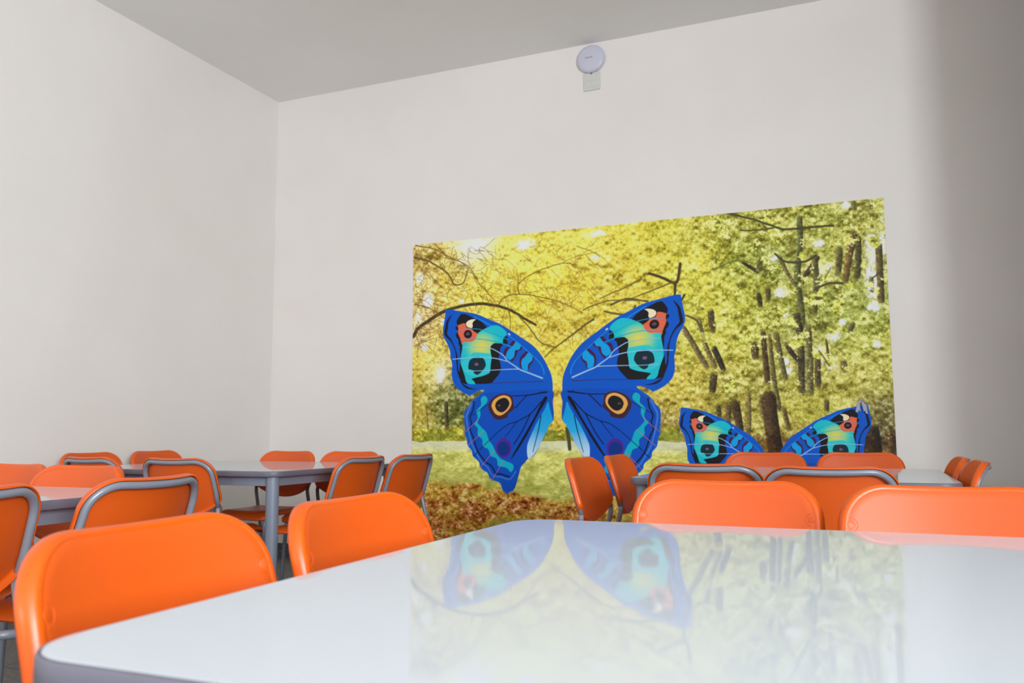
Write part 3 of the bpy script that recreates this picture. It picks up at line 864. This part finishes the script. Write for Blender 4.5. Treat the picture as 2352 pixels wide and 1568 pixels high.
poly(ink('aqua', (44, 198, 208)), [(560,788),(700,783),(832,808),(843,880),(832,960),(822,1050),(780,1095),(640,1140),(520,1120),(430,1050),(400,960),(420,900),(510,870)])
poly(ORG, [(345,375),(440,343),(465,390),(480,410),(540,425),(590,470),(635,500),(610,565),(585,600),(540,622),(480,622),(430,630),(400,650),(385,590),(345,490),(350,440),(345,400)])
poly(CRM, [(610,287),(560,285),(500,305),(465,345),(480,390),(520,410),(550,412),(565,385),(560,345),(580,310)])
ell(BLK, 493, 507, 62, 64); ell(GRY, 492, 502, 30, 24)
poly(TEALD, [(560,870),(620,845),(700,855),(740,890),(762,960),(750,1000),(700,1070),(635,1115),(585,1090),(570,1050),(505,1030),(500,970),(520,900)])
ell(PNK, 622, 958, 30, 23)
poly(BLK, [(262,210),(220,245),(175,310),(155,400),(140,480),(150,530),(200,580),(240,620),(290,720),(310,800),(315,880),(325,980),(330,1060),(360,1110),(345,1000),(338,850),(305,720),(262,620),(222,560),(182,505),(190,430),(205,320),(240,245)])
poly(BLK, [(400,1215),(430,1258),(500,1298),(560,1318),(630,1328),(560,1333),(480,1320),(420,1278),(380,1210)])
line(MAR, [(800,1245),(1200,1225),(1630,1215)], 6, 10)
line(SKY, [(580,245),(700,300),(850,385)], 10, 14)
line(SKY, [(1060,500),(1200,600),(1400,770),(1540,900),(1600,980),(1632,1060),(1635,1115)], 8, 16)
line(CRM, [(1100,495),(1128,520)], 16, 16)
poly(CYN, [(1205,620),(1290,680),(1270,740),(1205,750),(1190,830),(1130,890),(1065,850),(1090,760),(1150,700),(1180,650)])
poly(CYN, [(1400,785),(1460,840),(1455,900),(1400,960),(1395,1045),(1320,1035),(1295,950),(1310,880),(1350,850)])
poly(MAR, [(1165,605),(1212,612),(1160,690),(1110,690),(1140,640)], smooth=2)
poly(MAR, [(1060,710),(1120,705),(1075,770),(1062,830),(1030,830),(1035,770)], smooth=2)
poly(MAR, [(1290,685),(1312,700),(1282,748),(1237,762),(1217,832),(1160,917),(1135,895),(1190,840),(1200,750),(1262,740)], smooth=2)
poly(MAR, [(1370,760),(1400,780),(1350,830),(1300,890),(1290,960),(1305,1030),(1270,980),(1272,880),(1300,830)], smooth=2)
poly(MAR, [(1465,850),(1485,860),(1460,942),(1422,972),(1405,1052),(1393,1030),(1400,955),(1455,910)], smooth=2)
line(TV, [(380,590),(560,578),(760,590),(960,630),(1150,695)], 7, 12)
line(TV, [(370,450),(550,425),(720,445),(900,510),(1100,590)], 8, 8)
line(VEIN, [(410,705),(600,700),(820,715),(960,780),(1040,840),(1090,910),(1200,985),(1280,1040),(1400,1085),(1620,1170)], 7, 22)
line(VEIN, [(265,883),(400,870),(600,855),(820,860),(960,880),(1080,915)], 12, 12)
line(VEIN, [(450,1060),(700,1055),(960,1040),(1230,1030),(1290,1042)], 6, 14)
def g2(px, pz):
    a = Lw(1200, 420); b = Lw(1150, 900)
    d = (b[0]-a[0], b[1]-a[1]); L = d[0]**2+d[1]**2
    return min(1, max(0, ((px-a[0])*d[0]+(pz-a[1])*d[1])/L*0.9+0.05))
poly(BL2, [(1300,90),(1335,260),(1340,400),(1300,420),(1260,300),(1000,1000),(900,1100),(840,1350),(745,1430),(690,1390),(640,1290),(500,1180),(380,1060),(300,900),(240,760),(215,600),(215,430),(330,230),(440,140),(700,110)], Lw)
poly(G2, [(1277,250),(1300,340),(1338,490),(1290,560),(1250,650),(1150,850),(1075,965),(1010,1000),(997,850),(1030,740),(1120,540),(1230,350)], Lw, g=g2)
line(SOFT, [(265,260),(215,370),(190,450),(210,600),(260,800),(320,930),(400,1060),(470,1120),(540,1230),(650,1250),(740,1280),(790,1260),(850,1170)], 26, 14, Lw)
poly(TEAL, [(390,190),(430,168),(465,200),(465,250),(430,290),(375,350),(375,430),(345,500),(340,530),(400,600),(450,650),(490,760),(540,830),(580,920),(640,1000),(720,1040),(790,1070),(818,1110),(805,1160),(775,1182),(740,1140),(690,1115),(610,1100),(600,1030),(570,990),(515,970),(480,880),(440,860),(405,830),(400,750),(340,690),(340,600),(295,545),(335,480),(335,420),(318,380),(350,330),(385,290),(380,220)], Lw)
poly(PUR, [(685+103*math.cos(a), 862+130*math.sin(a)) for a in [2*math.pi*k/20 for k in range(20)]], Lw, 2)
poly(NAVY, [(683+80*math.cos(a), 870+95*math.sin(a)) for a in [2*math.pi*k/20 for k in range(20)]], Lw, 2)
line(VEN2, [(480,280),(360,360),(250,435)], 7, 7, Lw)
poly(BRN, [(560,180),(640,145),(700,137),(770,155),(805,190),(815,270),(830,330),(790,370),(740,420),(735,455),(650,482),(580,480),(530,430),(490,360),(480,290),(500,240)], Lw, 3)
poly(GLD, [(525,290),(560,220),(640,170),(710,163),(770,195),(790,270),(760,340),(700,400),(640,430),(580,410),(540,350)], Lw)
poly(BLK, [(572,290),(600,235),(660,200),(710,197),(750,230),(762,280),(735,335),(690,378),(645,388),(600,365),(580,330)], Lw)
ell(GRY, 625, 298, 20, 12, Lw)
line(VEN2, [(1265,118),(1200,125),(1000,160),(790,170)], 20, 9, Lw)
line(VEN2, [(1190,100),(1200,122)], 8, 8, Lw)
line(VEN2, [(1000,160),(930,230),(840,330)], 10, 12, Lw)
poly(VEN2, [(1240,175),(1268,195),(1225,280),(1130,440),(990,700),(880,880),(772,1028),(850,880),(960,690),(1100,440),(1190,250)], Lw, 2)
line(VEN2, [(1190,240),(1050,400),(940,470),(850,515),(740,550),(600,660),(360,890)], 13, 7, Lw)
line(VEN2, [(860,510),(780,620),(700,720)], 8, 6, Lw)
line(VEN2, [(1045,400),(930,640),(820,815)], 12, 11, Lw)
line(VEN2, [(1185,430),(1150,620),(1110,780),(1075,920)], 12, 7, Lw)
line(VEN2, [(293,240),(280,350),(238,450),(260,540),(238,620),(280,720),(340,900),(440,1040),(520,1100),(580,1195),(650,1210),(770,1250)], 14, 16, Lw)
line(VEN2, [(340,920),(290,965)], 9, 7, Lw)
for a, b in (((355,480),(160,665)), ((420,635),(215,830)), ((570,890),(375,1125)), ((690,1030),(530,1290))):
    line(RUS, [a, b], 6, 7, Lw)

def build_wing(mirror, cx, zs, scale, name_label):
    """zs: height of the wing tip; the wing keeps its proportions about the butterfly's axis"""
    ztip = U(160, 145)[1]
    verts, faces, mi, gv, mats = [], [], [], [], []
    sm = -1 if mirror else 1
    def tr(x, z, d):
        X = cx+sm*(x-BCX)*scale; Z = zs+(z-ztip)*scale
        return local(X, Z, d)
    for li, (m, P, g) in enumerate(LAYERS):
        if m not in mats: mats.append(m)
        d = 0.0044+0.00012*li
        base = len(verts); n = len(P)
        for (x, z) in P:
            verts.append(tr(x, z, d)); gv.append(g(x, z) if callable(g) else 0.0)
        if g == 'strip':
            h = n//2
            fs = [(i, i+1, n-2-i, n-1-i) for i in range(h-1)]
            for f in fs:
                faces.append([base+i for i in f]); mi.append(mats.index(m))
        elif callable(g):
            # refine the fill so that the colour can run smoothly across it
            bm = bmesh.new()
            tv = [bm.verts.new((x, z, 0)) for (x, z) in P]
            for t in tessellate_polygon([[Vector((x, z, 0)) for (x, z) in P]]):
                try: bm.faces.new([tv[i] for i in t])
                except ValueError: pass
            for _ in range(3):
                long = [e for e in bm.edges if e.calc_length() > 0.012]
                if not long: break
                bmesh.ops.subdivide_edges(bm, edges=long, cuts=1)
                bmesh.ops.triangulate(bm, faces=bm.faces)
            del verts[base:]; del gv[base:]
            bm.verts.ensure_lookup_table(); bm.verts.index_update()
            for v in bm.verts:
                verts.append(tr(v.co.x, v.co.y, d)); gv.append(g(v.co.x, v.co.y))
            for f in bm.faces:
                faces.append([base+v.index for v in f.verts]); mi.append(mats.index(m))
            bm.free()
        else:
            for t in tessellate_polygon([[Vector((x, z, 0)) for (x, z) in P]]):
                faces.append([base+i for i in t]); mi.append(mats.index(m))
    me = bpy.data.meshes.new('butterfly_wing')
    me.from_pydata(verts, [], faces)
    bm = bmesh.new(); bm.from_mesh(me)
    for f in bm.faces:
        f.normal_update()
        if f.normal.y > 0: f.normal_flip()
    bm.to_mesh(me); bm.free()
    for m in mats: me.materials.append(m)
    me.polygons.foreach_set('material_index', mi)
    at = me.attributes.new('g', 'FLOAT', 'POINT'); at.data.foreach_set('value', gv)
    o = bpy.data.objects.new('butterfly_wing', me); COL.objects.link(o); o.parent = MUR
    o['label'] = name_label
    return o
build_wing(False, BCX, 1.767, 1.0, 'left wing of the big blue butterfly')
build_wing(True, BCX, 1.767, 1.0, 'right wing of the big blue butterfly')
build_wing(False, -0.523, 1.0585, 0.6465, 'left wing of the small blue butterfly')
build_wing(True, -0.523, 1.0585, 0.6465, 'right wing of the small blue butterfly')
# torn grey scraps at the tip of the small butterfly's right wing
bm = bmesh.new()
def sc(x, y): return wp(x/4.9+1540, y/4.9+910)
for pts in ([(2100,80),(2140,28),(2160,36),(2128,90),(2142,175),(2118,150),(2112,180),(2084,176)], [(2142,40),(2206,98),(2222,198),(2196,188),(2190,160),(2176,172),(2160,110)]):
    vs = [bm.verts.new(local(*sc(*p), 0.0135)) for p in pts]
    vb = [bm.verts.new(local(*sc(*p), 0.0130)) for p in pts]
    f = bm.faces.new(vs); bm.faces.new(vb[::-1])
    for i in range(len(vs)): bm.faces.new((vs[i], vb[i], vb[(i+1) % len(vs)], vs[(i+1) % len(vs)]))
bmesh.ops.triangulate(bm, faces=bm.faces)
o = obj('torn_tape', bm, mat('grey_tape', lc(168, 170, 192), 0.5), MUR)
o['label'] = 'torn grey scraps of tape'

# ------------------------------------------------------------------ fittings on the wall
ap = thing('wall_disc_fitting', 'round white disc-shaped fitting high on the back wall, touching the ceiling', 'fitting', (-1.602, BACK, 3.405))
bm = bmesh.new()
lathe(bm, [(0.080, 0.0), (0.092, 0.004), (0.097, 0.012), (0.096, 0.020), (0.088, 0.028), (0.070, 0.034), (0.040, 0.0375), (0.012, 0.0385)], (0, 0, 0), 48, axis='y')
obj('housing', bm, M_PLASTIC, ap, smooth=True)
bm = bmesh.new()
for i, (x, w) in enumerate(((-0.026, .010), (-0.014, .009), (-0.003, .006), (0.010, .012))):
    box(bm, (x-w/2, -0.0392, 0.003-0.004), (x+w/2, -0.0384, 0.003+0.005))
obj('marking', bm, M_LABEL, ap)
bm = bmesh.new(); box(bm, (0.024, -0.0385, -0.008), (0.028, -0.0378, 0.013)); obj('indicator', bm, mat('green_tint', lc(170, 225, 185), 0.3), ap)  # pale green bar, a small glint on the disc put in as colour

pl = thing('junction_plate', 'small square ivory wall plate below the round white fitting', 'wall plate', (-1.600, BACK, 3.252))
bm = bmesh.new(); box(bm, (-0.058, -0.010, -0.062), (0.058, -0.0002, 0.062)); obj('plate', bm, M_PLATE, pl, bevel=0.004)
for (x0, x1, z0, z1) in ((-0.034, -0.002, 0.004, 0.044), (0.002, 0.034, 0.004, 0.044), (-0.034, -0.002, -0.040, 0.000), (0.002, 0.034, -0.040, 0.0)):
    bm = bmesh.new(); box(bm, (x0, -0.0125, z0), (x1, -0.0095, z1)); obj('module', bm, M_PLATE, pl, bevel=0.0015)
bm = bmesh.new(); box(bm, (-0.004, -0.016, 0.050), (0.003, -0.0095, 0.057)); obj('screw', bm, M_BLACK, pl)
